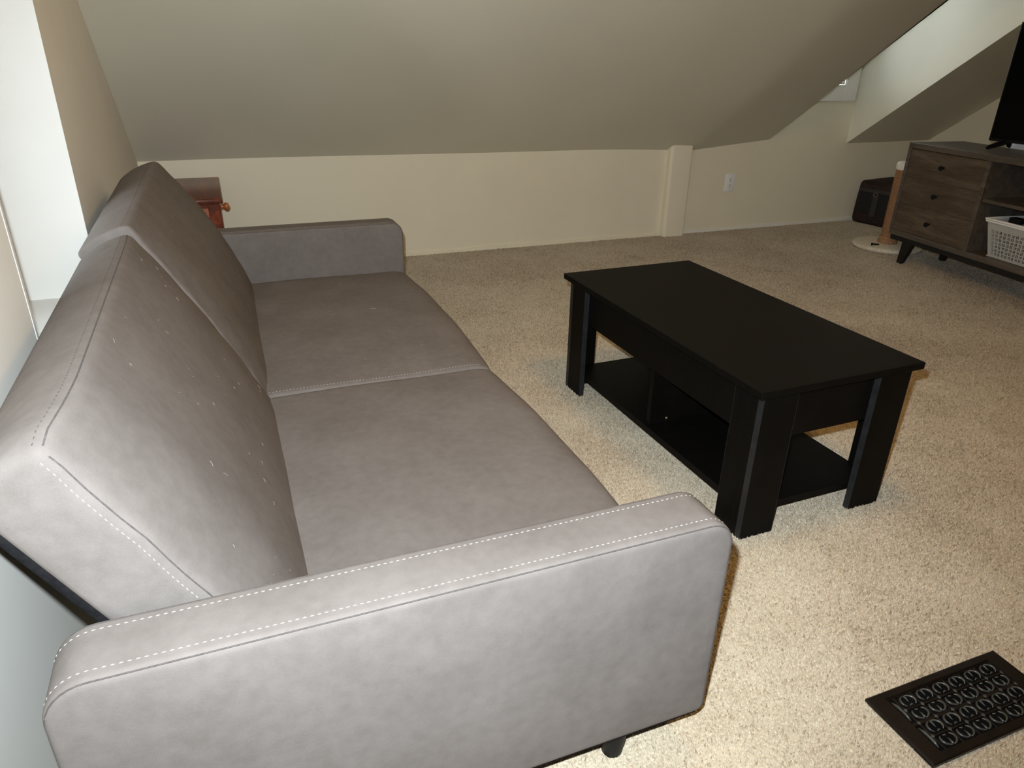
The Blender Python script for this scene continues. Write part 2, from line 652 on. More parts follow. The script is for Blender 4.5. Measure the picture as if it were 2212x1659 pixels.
# left window at the back of the recess: frame, sash bar, pane
w1 = bpy.data.objects.new('window_1', None)
COL.objects.link(w1)
w1.location = (XD, (RY0 + RY1) / 2, RZ0)
w1['kind'] = 'structure'
hw, hh = (RY1 - RY0) / 2, RZ1 - RZ0
fm = bmesh.new()
for a in ((-hw, -hw + .14, 0, hh), (hw - .14, hw, 0, hh), (-hw + .14, hw - .14, 0, .05), (-hw + .14, hw - .14, hh - .3, hh), (-hw + .14, hw - .14, hh / 2 - .03, hh / 2 + .03)):  # unseen frame, bars widened to hold daylight back from the reveal
    box(-0.05, 0.0, a[0], a[1], a[2], a[3], 0.004, 1, fm)
obj('window_frame', fm, TRIM, w1)
for z0, z1 in ((.05, hh / 2 - .03), (hh / 2 + .03, hh - .3)):
    obj('pane', box(-0.030, -0.024, -hw + .135, hw - .135, z0 - .005, z1 + .005), GLASS, w1)

# dormer window: flat casing on the wall, sash and pane set back
w2 = bpy.data.objects.new('window_2', None)
COL.objects.link(w2)
w2.location = ((WX0 + WX1) / 2, YW, WZ0)
w2['kind'] = 'structure'
hw, hh = (WX1 - WX0) / 2, WZ1 - WZ0
cs = 0.107
obj('casing', box(-hw - cs + .008, -hw, -0.018, 0.0, -cs, hh + cs, .003, 1), TRIM, w2)
obj('casing', box(hw, hw + cs, -0.018, 0.0, -cs, hh + cs, .003, 1), TRIM, w2)
obj('casing', box(-hw, hw, -0.018, 0.0, -cs, 0, .003, 1), TRIM, w2)
obj('casing', box(-hw, hw, -0.018, 0.0, hh, hh + cs, .003, 1), TRIM, w2)
fm = bmesh.new()
for a in ((-hw, -hw + .014, 0, hh), (hw - .014, hw, 0, hh), (-hw, hw, 0, .014), (-hw, hw, hh - .014, hh), (-hw, hw, hh / 2 - .012, hh / 2 + .012)):
    box(a[0], a[1], 0.0, 0.05, a[2], a[3], 0.002, 1, fm)
obj('window_frame', fm, TRIM, w2)
obj('pane', box(-hw + .01, hw - .01, 0.022, 0.028, .01, hh - .01), GLASS, w2)

# ------------------------------------------------------------------ carpet pile


def project(P):
    d = P - np.array([0, 0, CAM_H])
    M3 = np.array([RIGHT, UP, FWD])
    q = d @ M3.T
    z = np.maximum(q[:, 2], 1e-3)
    return 1106 + F_PX * q[:, 0] / z, 829.5 - F_PX * q[:, 1] / z, q[:, 2]


def carpet():
    rng = np.random.default_rng(3)
    V, T, A = [], [], []
    base = 0
    for (d0, d1, sp) in ((0.0, 1.75, 0.0043), (1.75, 2.6, 0.0050), (2.6, 3.7, 0.0062), (3.7, 7.5, 0.0078)):
        x = np.arange(XL + 0.01, XR - 0.01, sp)
        y = np.arange(0.1, YW - 0.012, sp)
        X, Y = np.meshgrid(x, y)
        P = np.stack([X.ravel(), Y.ravel(), np.zeros(X.size)], 1)
        P[:, :2] += rng.uniform(-.5, .5, (len(P), 2)) * sp * 1.1
        P[:, 0] = np.clip(P[:, 0], XL + .012, XR - .012)
        P[:, 1] = np.clip(P[:, 1], .1, YW - .014)
        u, v, z = project(P)
        dist = np.hypot(np.hypot(P[:, 0], P[:, 1]), CAM_H)
        ok = (u > -300) & (u < 2212 + 420) & (v > -50) & (v < 1659 + 420) & (z > .1) & (dist >= d0) & (dist < d1)
        # not under the register plate or inside the sofa's arm footprint
        ok &= ~((P[:, 0] > 1.036) & (P[:, 0] < 1.380) & (P[:, 1] > .524) & (P[:, 1] < .670))
        ok &= ~((P[:, 0] < 0.45) & (P[:, 1] > .90) & (P[:, 1] < 2.75))
        P = P[ok]
        n = len(P)
        ph = rng.uniform(0, 2 * np.pi, n)
        r = sp * rng.uniform(.48, .72, n)
        hh = rng.uniform(.0042, .0076, n)
        lean = rng.normal(0, .36, (n, 2)) * hh[:, None]
        lean[:, 0] += .25 * hh * np.sin(P[:, 0] * 5.1 + 2 * np.sin(P[:, 1] * 3.3))
        vs = np.empty((n, 4, 3))
        for k in range(3):
            vs[:, k, 0] = P[:, 0] + r * np.cos(ph + k * 2.0944)
            vs[:, k, 1] = P[:, 1] + r * np.sin(ph + k * 2.0944)
            vs[:, k, 2] = -.0005
        vs[:, 3, 0] = P[:, 0] + lean[:, 0]
        vs[:, 3, 1] = P[:, 1] + lean[:, 1]
        vs[:, 3, 2] = hh
        i0 = base + np.arange(n) * 4
        for a, b in ((0, 1), (1, 2), (2, 0)):
            T.append(np.stack([i0 + a, i0 + b, i0 + 3], 1))
        V.append(vs.reshape(-1, 3))
        A.append(np.repeat(np.clip(rng.normal(.52, .22, n), 0, 1), 4))
        base += n * 4
    V = np.concatenate(V)
    T = np.concatenate(T)
    A = np.concatenate(A)
    me = bpy.data.meshes.new('carpet_pile')
    me.vertices.add(len(V))
    me.vertices.foreach_set('co', V.ravel())
    me.loops.add(len(T) * 3)
    me.loops.foreach_set('vertex_index', T.ravel().astype(np.int32))
    me.polygons.add(len(T))
    me.polygons.foreach_set('loop_start', np.arange(0, len(T) * 3, 3, dtype=np.int32))
    me.polygons.foreach_set('use_smooth', np.ones(len(T), dtype=bool))
    me.update(calc_edges=True)
    at = me.attributes.new('tuft', 'FLOAT', 'POINT')
    at.data.foreach_set('value', A)
    me.materials.append(PILE)
    o = bpy.data.objects.new('carpet_pile', me)
    o.parent = floor
    o['kind'] = 'stuff'
    COL.objects.link(o)


carpet()

# ------------------------------------------------------------------ sofa
SX0, SX1 = -0.275, 0.672
SY0, SY1 = 0.715, 3.0
sofa = thing('sofa', 'taupe grey fabric sofa with two seat cushions and pale top stitching along left wall', 'sofa', ((SX0 + SX1) / 2, (SY0 + SY1) / 2, 0))
SO = Matrix.Translation(sofa.location).inverted()


def spart(name, bm, mat, smooth=None, parent=None, label=None, kind=None, recalc=True):
    bm.transform(SO)
    return obj(name, bm, mat, parent or sofa, smooth, label, kind, recalc)


def arm_profile(inset=0.0):
    x0, x1, z0, z1 = SX0 + inset, SX1 - inset, 0.083 + inset, 0.497 - inset
    rb, rf, rs = 0.055 - inset, 0.048 - inset, 0.018 - inset
    rs = max(rs, .003)
    out = []

    def arc(cx, cz, r, a0, a1, n):
        for k in range(n + 1):
            a = math.radians(a0 + (a1 - a0) * k / n)
            out.append((cx + r * math.cos(a), cz + r * math.sin(a)))
    arc(x1 - rs, z0 + rs, rs, -90, 0, 4)
    arc(x1 - rf, z1 - rf, rf, 0, 90, 8)
    # straight top split so the panel can sag a touch
    for k in range(1, 8):
        out.append((x1 - rf + (x0 + rb - x1 + rf) * k / 8, z1))
    arc(x0 + rb, z1 - rb, rb, 90, 180, 8)
    arc(x0 + rs, z0 + rs, rs, 180, 270, 4)
    return out


def make_arm(y0, y1):
    bm = bmesh.new()
    r = 0.011
    rings = []
    for k in range(5):
        a = math.pi / 2 * k / 4
        rings.append((y0 + r - r * math.sin(math.pi / 2 - a) if False else y0 + r * (1 - math.sin(a)), r * (1 - math.cos(a))))
    rings = rings[::-1]          # inset r at y0 ... inset 0 at y0 + r
    rings = [(y0 + r * (1 - math.cos(math.pi / 2 * k / 4)), r * (1 - math.sin(math.pi / 2 * k / 4))) for k in range(5)]
    other = [(y0 + y1 - y, ins) for y, ins in rings][::-1]
    loops = []
    for y, ins in rings + other:
        loops.append([bm.verts.new((x, y, z)) for x, z in arm_profile(ins)])
    m = len(loops[0])
    for a, b in zip(loops, loops[1:]):
        for k in range(m):
            bm.faces.new((a[k], a[(k + 1) % m], b[(k + 1) % m], b[k]))
    # padded side panels
    cx, cz = (SX0 + SX1) / 2, 0.29
    for lp, sgn in ((loops[0], -1), (loops[-1], 1)):
        prev = lp
        for s in (.97, .9, .78, .6, .35):
            bul = 0.006 * (1 - s ** 3)
            ring = [bm.verts.new((cx + (v.co.x - cx) * s, lp[0].co.y + sgn * bul, cz + (v.co.z - cz) * s)) for v in lp]
            for k in range(m):
                bm.faces.new((prev[k], prev[(k + 1) % m], ring[(k + 1) % m], ring[k]))
            prev = ring
        bm.faces.new(prev)
    return bm


for y0, y1 in ((SY0, SY0 + 0.105), (SY1 - 0.11, SY1)):
    arm = spart('armrest', make_arm(y0, y1), FABRIC, 60)
    # stitched rows on the top face, the seam just outside them
    st = bmesh.new()
    sm = bmesh.new()
    pr = arm_profile()
    run = pr[5:31]               # front corner over the top to the back corner
    for yy in (y0 + 0.0185, y1 - 0.0185):
        path = []
        for i, (x, z) in enumerate(run):
            a = run[max(0, i - 1)]
            b = run[min(len(run) - 1, i + 1)]
            t = Vector((b[0] - a[0], 0, b[1] - a[1])).normalized()
            nn = Vector((-t.z, 0, t.x)) * (-1 if (-t.z * (x - 0.2) + t.x * (z - 0.29)) < 0 else 1)
            path.append((Vector((x, yy, z)), nn))
        dashes(path, bm=st)
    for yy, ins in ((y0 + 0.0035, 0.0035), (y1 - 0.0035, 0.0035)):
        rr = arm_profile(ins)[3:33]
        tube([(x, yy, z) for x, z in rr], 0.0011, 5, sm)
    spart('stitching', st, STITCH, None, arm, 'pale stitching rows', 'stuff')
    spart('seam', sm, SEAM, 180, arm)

# seat cushions
SEAT = []
for (y0, y1) in ((0.83, 1.8215), (1.8235, 2.885)):
    hx, hy, hz = 0.335, (y1 - y0) / 2, 0.075
    cx, cy, cz = 0.335, (y0 + y1) / 2, 0.225

    def f(p, c, hx=hx, hy=hy):
        ey = max(0, 1 - abs(c[1]) ** 6)
        ex = max(0, 1 - abs(c[0]) ** 6)
        q = p.copy()
        if c[0] > .6:
            q.x += 0.026 * math.cos(c[1] * math.pi / 2) ** .7 * min(1, (c[0] - .6) / .4)
        if c[2] > 0:
            q.z += (0.014 * (math.cos(c[1] * math.pi / 2) * .8 + .2 * ey) * (math.cos(c[0] * math.pi / 2) ** .8) + 0.0015 * math.sin(9 * c[1] + 4 * c[0])) * c[2]
            if c[0] > .82:
                q.z -= 0.016 * ((c[0] - .82) / .18) ** 2
        return Vector((q.x + cx, q.y + cy, q.z + cz))
    bm = soft_box(hx, hy, hz, 0.012, (30, 36, 10), f)
    cushion = spart('seat_cushion', bm, FABRIC, 180)
    SEAT.append((cushion, f, (hx, hy, hz)))

# stitched seam along the gap, on the far cushion's edge
cushion, f, hh_ = SEAT[1]
path = []
for k in range(30):
    c0 = -0.88 + 1.80 * k / 29
    p = Vector((c0 * hh_[0], -hh_[1] + 0.018, hh_[2]))
    path.append((f(p, (c0, p.y / hh_[1], 1)) + Vector((0, 0, 0.0003)), (0, -.1, 1)))
spart('stitching', dashes(path), STITCH, None, cushion, 'pale stitching rows', 'stuff')

# reclined back cushions
BACK = []
for idx, (y0, y1, tx, tz, setb) in enumerate(((0.83, 1.826, -0.240, 0.455, 0.024), (1.830, 2.885, -0.239, 0.472, 0.006))):
    t = Vector((tx, 0, tz))
    L = t.length
    t.normalize()
    nf = Vector((t.z, 0, -t.x))                # front normal
    org = Vector((0.030, (y0 + y1) / 2, 0.300))
    low = 0.10
    hv, hy, ht = (L + low) / 2, (y1 - y0) / 2, 0.066

    def g(p, c, t=t, nf=nf, org=org, hv=hv, hy=hy, ht=ht, low=low, setb=setb, idx=idx):
        # local: p.x along thickness (+front), p.y along sofa, p.z along height
        w = (c[0] + 1) / 2
        hgt = (p.z + hv) / (2 * hv)
        ends = 1 - max(0.0, (abs(p.y) / hy - 0.62) / 0.38) ** 2
        crown = math.sin(math.pi * min(1, max(0, hgt * .93 + .03))) ** .8
        if idx == 0:
            sb, mn = (setb, .25) if p.y < 0 else (.003, .72)
            off = -sb * (1 - ends) + 0.026 * crown * (mn + (1 - mn) * ends)
        else:
            fy = (p.y / hy + 1) / 2
            off = 0.028 * crown * (0.60 + .40 * ends + .9 * fy * fy) - setb * (1 - ends) * (1 - fy)
        off *= w
        tl = 0.0
        if hgt > .8:
            tl = 0.010 * ((hgt - .8) / .2) * math.cos(c[0] * math.pi / 2)
            # the outer end of the top rounds down
            far = (p.y / hy) * (1 if idx else -1)
            tl -= 0.012 * max(0, (far - .9) / .1) ** 2 * ((hgt - .8) / .2)
        # fine pulls in the cloth beside the edges
        off += 0.0012 * math.sin(p.y * 61 + 3 * math.sin(p.z * 23)) * (1 - ends) * w
        return org + t * (p.z + hv - low + tl) + nf * (p.x - ht + off) + Vector((0, p.y, 0))
    bm = soft_box(ht, hy, hv, 0.014 if idx == 0 else 0.010, (10, 44, 34), g)
    back = spart('back_cushion', bm, FABRIC, 180)
    BACK.append((back, g, (ht, hy, hv), nf))
    # seam + stitches: along the front top edge and down the near end
    st = bmesh.new()
    sm = bmesh.new()

    def front_pt(y, z, into):
        # point on the skin near the front edge, 'into' = metres behind the front face
        return g(Vector((ht - into, y, z)), ((ht - into) / ht, y / hy, z / hv))
    top = []
    topd = []
    for k in range(40):
        y = (-hy + .012) + (2 * hy - .024) * k / 39
        p = g(Vector((ht - 0.016, y, hv)), ((ht - .016) / ht, y / hy, 1))
        top.append((p + t * 0.0004, t))
        topd.append(g(Vector((ht - 0.006, y, hv - .0035)), ((ht - .006) / ht, y / hy, 1)))
    endp = []
    endd = []
    for k in range(30):
        z = hv - .012 - (2 * hv - .03) * k / 29
        p = g(Vector((ht - 0.016, -hy, z)), ((ht - .016) / ht, -1, z / hv))
        endp.append((p + Vector((0, -0.0006, 0)), (0, -1, 0)))
        endd.append(g(Vector((ht - 0.005, -hy + .0035, z)), ((ht - .005) / ht, -1, z / hv)))
    if idx == 0:
        dashes(endp, bm=st)
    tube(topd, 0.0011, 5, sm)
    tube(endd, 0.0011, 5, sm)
    if idx == 0:
        spart('stitching', st, STITCH, None, back, 'pale stitching rows', 'stuff')
    st2 = dashes(top, 0.006, 0.004, 0.0014, 0.0008)
    spart('top_stitching', st2, SEAM, None, back, 'dark stitching row on the top edge', 'stuff')
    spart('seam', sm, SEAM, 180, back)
    # black dust cloth on the rear of the back
    lin = bmesh.new()
    b2 = soft_box(0.009, hy - 0.012, hv - 0.03, 0.006, (4, 4, 12))
    bt = org - nf * (2 * ht + 0.006) + t * (hv - low - 0.025)
    mtx = Matrix((nf, Vector((0, 1, 0)), t)).transposed().to_4x4()
    b2.transform(Matrix.Translation(bt) @ mtx)
    join(lin, b2)
    spart('back_lining', lin, BLACKCLOTH, 60, None, 'black cloth lining on the rear of the backrest')

# base frame and legs
bm = box(0.02, 0.60, SY0 + 0.10, SY1 - 0.105, 0.095, 0.165, 0.008)
spart('base_frame', bm, BLACKCLOTH)
for y0, y1 in ((SY0 + .006, SY0 + .10), (SY1 - .105, SY1 - .006)):
    spart('dust_cover', box(SX0 + .012, SX1 - .012, y0, y1, 0.077, 0.0865, 0.002, 1), BLACKCLOTH)
for (x, y) in ((0.515, 0.758), (-0.15, 0.758), (0.515, 2.955), (-0.15, 2.955)):
    spart('leg', lathe([(0.0, 0.0), (0.017, 0.0), (0.019, 0.004), (0.027, 0.078), (0.027, 0.08)], 20, None, (x, y, 0)), BLACKPLAS, 40)

# stray lint and hairs on the cloth
rng = random.Random(11)
bm = bmesh.new()
for k in range(46):
    which = rng.choice((0, 0, 0, 1))
    _, g, (ht, hy, hv), nf = BACK[which]
    c = (1, rng.uniform(-.85, .85), rng.uniform(-.5, .9))
    p = g(Vector((ht, c[1] * hy, c[2] * hv)), c) + nf * .0008
    a = rng.uniform(0, 6.28)
    d = Vector((0, math.cos(a), 0)) + Vector((-nf.z, 0, nf.x)) * math.sin(a)
    ln = rng.uniform(.002, .006)
    tube([p - d * ln, p + nf * .0008, p + d * ln], .00026, 4, bm)
for k in range(14):
    _, f, (hx, hy, hz) = SEAT[rng.choice((0, 0, 1))]
    c = (rng.uniform(-.7, .8), rng.uniform(-.85, .85), 1)
    p = f(Vector((c[0] * hx, c[1] * hy, hz)), c) + Vector((0, 0, .0006))
    a = rng.uniform(0, 6.28)
    d = Vector((math.cos(a), math.sin(a), 0))
    ln = rng.uniform(.002, .004)
    tube([p - d * ln, p + Vector((0, 0, .0006)), p + d * ln], .00026, 4, bm)
_, f, (hx, hy, hz) = SEAT[0]
arcp = []
for k in range(9):
    a = math.radians(20 + 130 * k / 8)
    xx, yy = 0.10 + .011 * math.cos(a), 0.03 + .009 * math.sin(a)
    arcp.append(f(Vector((xx, yy, hz)), (xx / hx, yy / hy, 1)) + Vector((0, 0, .001)))
tube(arcp, .0006, 5, bm)
spart('lint', bm, LINT, None, None, 'pale stray lint and hairs', 'stuff')

# ------------------------------------------------------------------ coffee table
TH = 0.435
TX, TY = 0.5276, 1.0385
tb = thing('coffee_table', 'low black rectangular coffee table with lower shelf in front of sofa', 'table', (1.3554, 1.695, 0), 0.0188)
hx, hy = TX / 2, TY / 2
obj('tabletop', box(-hx, hx, -hy, hy, TH - 0.019, TH, 0.0012, 1), BLACKLAM, tb)
ix, iy, bw, bt = hx - 0.024, hy - 0.014, 0.105, 0.019
ZL = TH - 0.0192
for sx in (-1, 1):
    for sy in (-1, 1):
        bm = bmesh.new()
        xa, xb = sorted((sx * ix, sx * (ix - bt)))
        ya, yb_ = sorted((sy * (iy - bt), sy * (iy - bw)))
        box(xa, xb, ya, yb_, 0, ZL, .001, 1, bm)                 # board on the long side
        xa, xb = sorted((sx * ix, sx * (ix - bw)))
        ya, yb_ = sorted((sy * iy, sy * (iy - bt + .0004)))
        box(xa, xb, ya, yb_, 0, ZL, .001, 1, bm)                 # board on the short side
        leg = obj('leg', bm, BLACKLAM, tb)
        # lighter edge banding on the exposed board ends
        eb = bmesh.new()
        xa, xb = sorted((sx * (ix - bw), sx * (ix - bw - .0006)))
        ya, yb_ = sorted((sy * iy, sy * (iy - bt)))
        box(xa, xb, ya, yb_, .001, ZL - .001, 0, 1, eb)
        xa, xb = sorted((sx * ix, sx * (ix + .0006)))
        box(xa, xb, ya, yb_, .001, ZL - .001, 0, 1, eb)
        xa, xb = sorted((sx * ix, sx * (ix - bt)))
        ya, yb_ = sorted((sy * (iy - bw), sy * (iy - bw - .0006)))
        box(xa, xb, ya, yb_, .001, ZL - .001, 0, 1, eb)
        obj('edge_band', eb, BLACKEDGE, leg)
ZA = 0.276
for sx in (-1, 1):
    xa, xb = sorted((sx * (ix - bt - .001), sx * (ix - bt - .017)))
    obj('side_apron', box(xa, xb, -iy + bt + .001, iy - bt - .001, ZA, ZL - .001, .001, 1), BLACKLAM, tb)
for sy in (-1, 1):
    ya, yb_ = sorted((sy * (iy - bt - .001), sy * (iy - bt - .017)))
    obj('end_apron', box(-ix + bt + .017, ix - bt - .017, ya, yb_, ZA, ZL - .001, .001, 1), BLACKLAM, tb)
obj('storage_bottom', box(-ix + bt + .018, ix - bt - .018, -iy + bt + .018, iy - bt - .018, ZA, ZA + .01), BLACKLAM, tb)
obj('lower_shelf', box(-ix + bt + .001, ix - bt - .001, -iy + bt + .001, iy - bt - .001, 0.062, 0.083, .001, 1), BLACKLAM, tb)
dv = obj('divider', box(-ix + bt + .012, ix - bt - .012, -.009, .009, .0835, ZA - .0005, .0008, 1), BLACKLAM, tb)
obj('cam_cover', lathe([(0, 0), (.0035, 0), (.0035, .001), (0, .0015)], 12, None, (-ix + bt + .075, -.0092, .098), '-Y'), BRASS, dv, label='small brass coloured fitting on the divider')

# ------------------------------------------------------------------ media console
A = 0.117
st = thing('media_console', 'grey walnut media console with three drawers and open shelves by right wall', 'console', (3.788, 3.23, 0), -A)
D, LEN, ZB, ZTOP = 0.386, 1.62, 0.161, 0.695
PT = 0.030


def sbox(l0, l1, d0, d1, z0, z1, bev=.0015, seg=1):
    return box(d0, d1, -l1, -l0, z0, z1, bev, seg)


obj('top_panel', sbox(0, LEN, 0, D, ZTOP - PT, ZTOP), WALNUT_T, st)
obj('bottom_panel', sbox(0, LEN, 0, D, ZB, ZB + PT), WALNUT_T, st)
for l in (0, LEN - .022):
    obj('end_panel', sbox(l, l + .022, 0, D, ZB + PT, ZTOP - PT), WALNUT_T, st)
for l in (.556, LEN - .556 - .022):
    obj('partition', sbox(l, l + .022, 0, D - .02, ZB + PT, ZTOP - PT), WALNUT_T, st)
obj('back_panel', sbox(.022, LEN - .022, D - .012, D - .002, ZB + PT, ZTOP - PT), WALNUT_T, st)
obj('shelf', sbox(.579, LEN - .579, .012, D - .02, .458, .476), WALNUT_T, st)
for l0 in (.024, LEN - .554):
    zz = (ZTOP - PT - ZB - PT - .004) / 3
    for k in range(3):
        z0 = ZB + PT + .002 + k * zz
        dr = obj('drawer', sbox(l0, l0 + .530, .004, .022, z0 + .0005, z0 + zz - .0005, .0008), WALNUT_Y, st)
        kn = lathe([(0, 0), (.006, 0), (.006, .012), (.013, .018), (.0145, .024), (.011, .029), (0, .030)], 16, None, (.004, -(l0 + .262), z0 + zz * .52), '-X')
        obj('knob', kn, BLACKPLAS, dr, 40, 'round black knob')
# black base rails and splayed legs
bm = sbox(.012, LEN - .012, .01, .035, ZB - .03, ZB - .0005)
obj('base_rail', bm, BLACKWOOD, st)
obj('base_rail', sbox(.012, LEN - .012, D - .045, D - .02, ZB - .03, ZB - .0005), BLACKWOOD, st)
for l, s in ((.158, -1), (LEN - .158, 1)):
    for d in (.03, D - .05):
        bm = bmesh.new()
        lo = [bm.verts.new((d + a * .011 - .004 * (1 if d < .2 else -1), -(l + s * .036 + b * .018), 0)) for a, b in ((-1, -1), (1, -1), (1, 1), (-1, 1))]
        hi = [bm.verts.new((d + a * .018, -(l + b * .040), ZB - .002)) for a, b in ((-1, -1), (1, -1), (1, 1), (-1, 1))]
        bm.faces.new(lo[::-1])
        bm.faces.new(hi)
        for k in range(4):
            bm.faces.new((lo[k], lo[(k + 1) % 4], hi[(k + 1) % 4], hi[k]))
        obj('leg', bm, BLACKWOOD, st)
# middle support foot
obj('support_foot', sbox(.80, .85, D - .06, D - .02, 0, ZB - .03), BLACKWOOD, st)

# ------------------------------------------------------------------ television
tv = thing('television', 'large black flat screen television standing on the walnut console', 'television', (4.05, 2.46, ZTOP))
TZ0, TZ1, TYH = 0.035, 0.629, 0.478
obj('casing', box(-0.012, 0.028, -TYH, TYH, TZ0, TZ1, .004), BLACKPLAS, tv)
obj('screen', box(-0.0135, -0.0115, -TYH + .008, TYH - .008, TZ0 + .016, TZ1 - .008), SCREEN, tv)
obj('rear_housing', box(.027, .060, -TYH + .14, TYH - .14, TZ0 + .05, TZ0 + .33, .01), BLACKPLAS, tv)
for s in (-1, 1):
    y = s * (TYH - .09)
    bm = bmesh.new()
    for dx in (-1, 1):
        tube([(0.008, y, TZ0 + .006), (0.008 + dx * .03, y, .030), (.008 + dx * (.125 if dx < 0 else .036), y, .0125), (.008 + dx * (.137 if dx < 0 else .042), y, .0085)], .009, 8, bm, radii=[.017, .016, .0115, .007])
    obj('foot', bm, BLACKPLAS, tv, 60)

# ------------------------------------------------------------------ plastic basket on the console's lower shelf
CM = Matrix.Translation((3.788, 3.23, 0)) @ Matrix.Rotation(-A, 4, 'Z')
bk_l0, bk_w, bk_h = .638, .340, .199
bk_d = .30
loc = CM @ Vector((.016 + bk_d / 2, -(bk_l0 + bk_w / 2), ZB + PT))
bk = thing('storage_basket', 'white plastic basket with slotted sides on the lower shelf of the console', 'basket', loc, -A)
# side walls: a grid of quads with slots cut out, tapered towards the floor


def slotted(width, height, cell, pad):
    nx, nz = int(width / cell), int(height / .0031)
    cx, cz = width / nx, height / nz
    bm = bmesh.new()
    V = {}

    def v(i, k):
        if (i, k) not in V:
            V[i, k] = bm.verts.new((-width / 2 + i * cx, 0, k * cz))
        return V[i, k]
    mw = 6
    for i in range(nx):
        for k in range(nz):
            hole = False
            kk, ii = k - 4, i - pad
            if 0 <= kk < (nz - 4 - 15) // mw * mw and 0 <= ii < (nx - 2 * pad) // mw * mw:
                mi, mk = ii // mw, kk // mw
                a, b = ii % mw, kk % mw
                if 1 <= a <= 4 and 0 <= b <= 4:
                    if (mi + mk) % 2 == 0:
                        hole = a in (1, 3) and b <= 4
                    else:
                        hole = b in (1, 3)
            if not hole:
                bm.faces.new((v(i, k), v(i + 1, k), v(i + 1, k + 1), v(i, k + 1)))
    return bm


def basket_side(width, place, name):
    bm = slotted(width, bk_h - .002, .0045, 5)
    tp = .045
    for q in bm.verts:
        s = 1 - tp * 2 / width * (1 - q.co.z / bk_h)
        q.co.x *= s
        q.co.y += tp * .55 * (1 - q.co.z / bk_h)
    bmesh.ops.solidify(bm, geom=bm.faces[:], thickness=.0022)
    bm.transform(place)
    obj(name, bm, WHITE, bk)


Rz = Matrix.Rotation
basket_side(bk_w, Matrix.Translation((-bk_d / 2, 0, .002)) @ Rz(-math.pi / 2, 4, 'Z'), 'side_wall')
basket_side(bk_w, Matrix.Translation((bk_d / 2, 0, .002)) @ Rz(math.pi / 2, 4, 'Z'), 'side_wall')
basket_side(bk_d, Matrix.Translation((0, -bk_w / 2, .002)) @ Rz(0, 4, 'Z'), 'end_wall')
basket_side(bk_d, Matrix.Translation((0, bk_w / 2, .002)) @ Rz(math.pi, 4, 'Z'), 'end_wall')
obj('base', box(-bk_d / 2 + .03, bk_d / 2 - .03, -bk_w / 2 + .03, bk_w / 2 - .03, .0005, .004), WHITE, bk)
bm = bmesh.new()
for (x0, x1, y0, y1) in ((-bk_d / 2 - .008, -bk_d / 2 + .004, -bk_w / 2 - .008, bk_w / 2 + .008), (bk_d / 2 - .004, bk_d / 2 + .008, -bk_w / 2 - .008, bk_w / 2 + .008),
                         (-bk_d / 2, bk_d / 2, -bk_w / 2 - .008, -bk_w / 2 + .004), (-bk_d / 2, bk_d / 2, bk_w / 2 - .004, bk_w / 2 + .008)):
    box(x0, x1, y0, y1, bk_h - .012, bk_h, .003, 1, bm)
    dx = .004
    box(x0 + dx * (x1 - x0 < .05), x1 - dx * (x1 - x0 < .05) * 0, y0 + dx, y1 - dx, bk_h - .022, bk_h - .011, .002, 1, bm)
obj('rim', bm, WHITE, bk, 40)

# what lies in the basket
t = thing('black_case', 'black case in the white slotted basket, body enlarged to darken the slots', 'case', CM @ Vector((.016 + bk_d / 2, -(bk_l0 + bk_w / 2), ZB + PT + .0045)), -A)
obj('body', box(-.105, .105, -.118, .118, 0, .150, .012, 2), BLACKPLAS, t, 40)  # block enlarged to fill the basket so its slots look dark
obj('raised_end', box(-.075, -.030, .045, .112, .148, .205, .005, 2), BLACKPLAS, t, 40)
bm = soft_box(.10, .075, .020, .014, (14, 14, 6), lambda q, c: Vector((q.x + .006 * math.sin(7 * c[1]), q.y, q.z + .006 * math.sin(4 * c[0] + 3 * c[1]) * (c[2] + 1) / 2)))
o = obj('folded_cloth', bm, GREYCLOTH, None, 180, 'blue grey folded cloth lying on top in the white basket')
o.location = CM @ Vector((.016 + bk_d / 2, -(bk_l0 + bk_w / 2 + .05), ZB + PT + .176))
o.rotation_euler = (0, 0, -A)
o['category'] = 'cloth'
# slim white bar behind the television
o = obj('white_bar', box(-.011, .011, -.19, .19, 0, .030, .004), WHITE, None, 40, 'slim white bar lying on the walnut console behind the television')
o.location = CM @ Vector((.374, -.50, ZTOP))
o.rotation_euler = (0, 0, -A)
o['category'] = 'bar'

# ------------------------------------------------------------------ scratching post
sp = thing('scratching_post', 'brown rope cat scratching post on round cream plush base beside console', 'scratching post', (4.035, 3.43, 0), 0)
prof = [(0, 0.002), (.198, .002), (.209, .008), (.211, .018), (.204, .028), (.19, .032), (0, .034)]
bm = lathe(prof, 56)
for v in bm.verts:
    r = math.hypot(v.co.x, v.co.y)
    if r > .15:
        a = math.atan2(v.co.y, v.co.x)
        s = 1 + .006 * math.sin(a * 28) + .004 * math.sin(a * 11)
        v.co.x *= s
        v.co.y *= s
obj('base', bm, PLUSH, sp, 60)
prof = [(.060, .032), (.061, .045), (.056, .062), (.050, .080)]
z = .080
while z < .50:
    prof += [(.0465, z), (.050, z + .003), (.0465, z + .006)]
    z += .0062
prof.append((.046, .505))
obj('rope_post', lathe(prof, 22), SISAL, sp, 60)
prof = [(.0, .500), (.050, .500), (.053, .508), (.053, .535), (.047, .545), (.03, .549), (0, .55)]
obj('plush_cap', lathe(prof, 24), PLUSHW, sp, 60)
bm = bmesh.new()
for k in range(3):
    tube([(-.155 + .012 * k, -.02 + .008 * k, .034), (-.158 + .016 * k, -.022, .046 - .004 * k), (-.165 + .03 * k, -.03, .036)], .005, 6, bm)
obj('toy_stub', bm, BLACKCLOTH, sp, 180, 'dark frayed scrap left on the base')

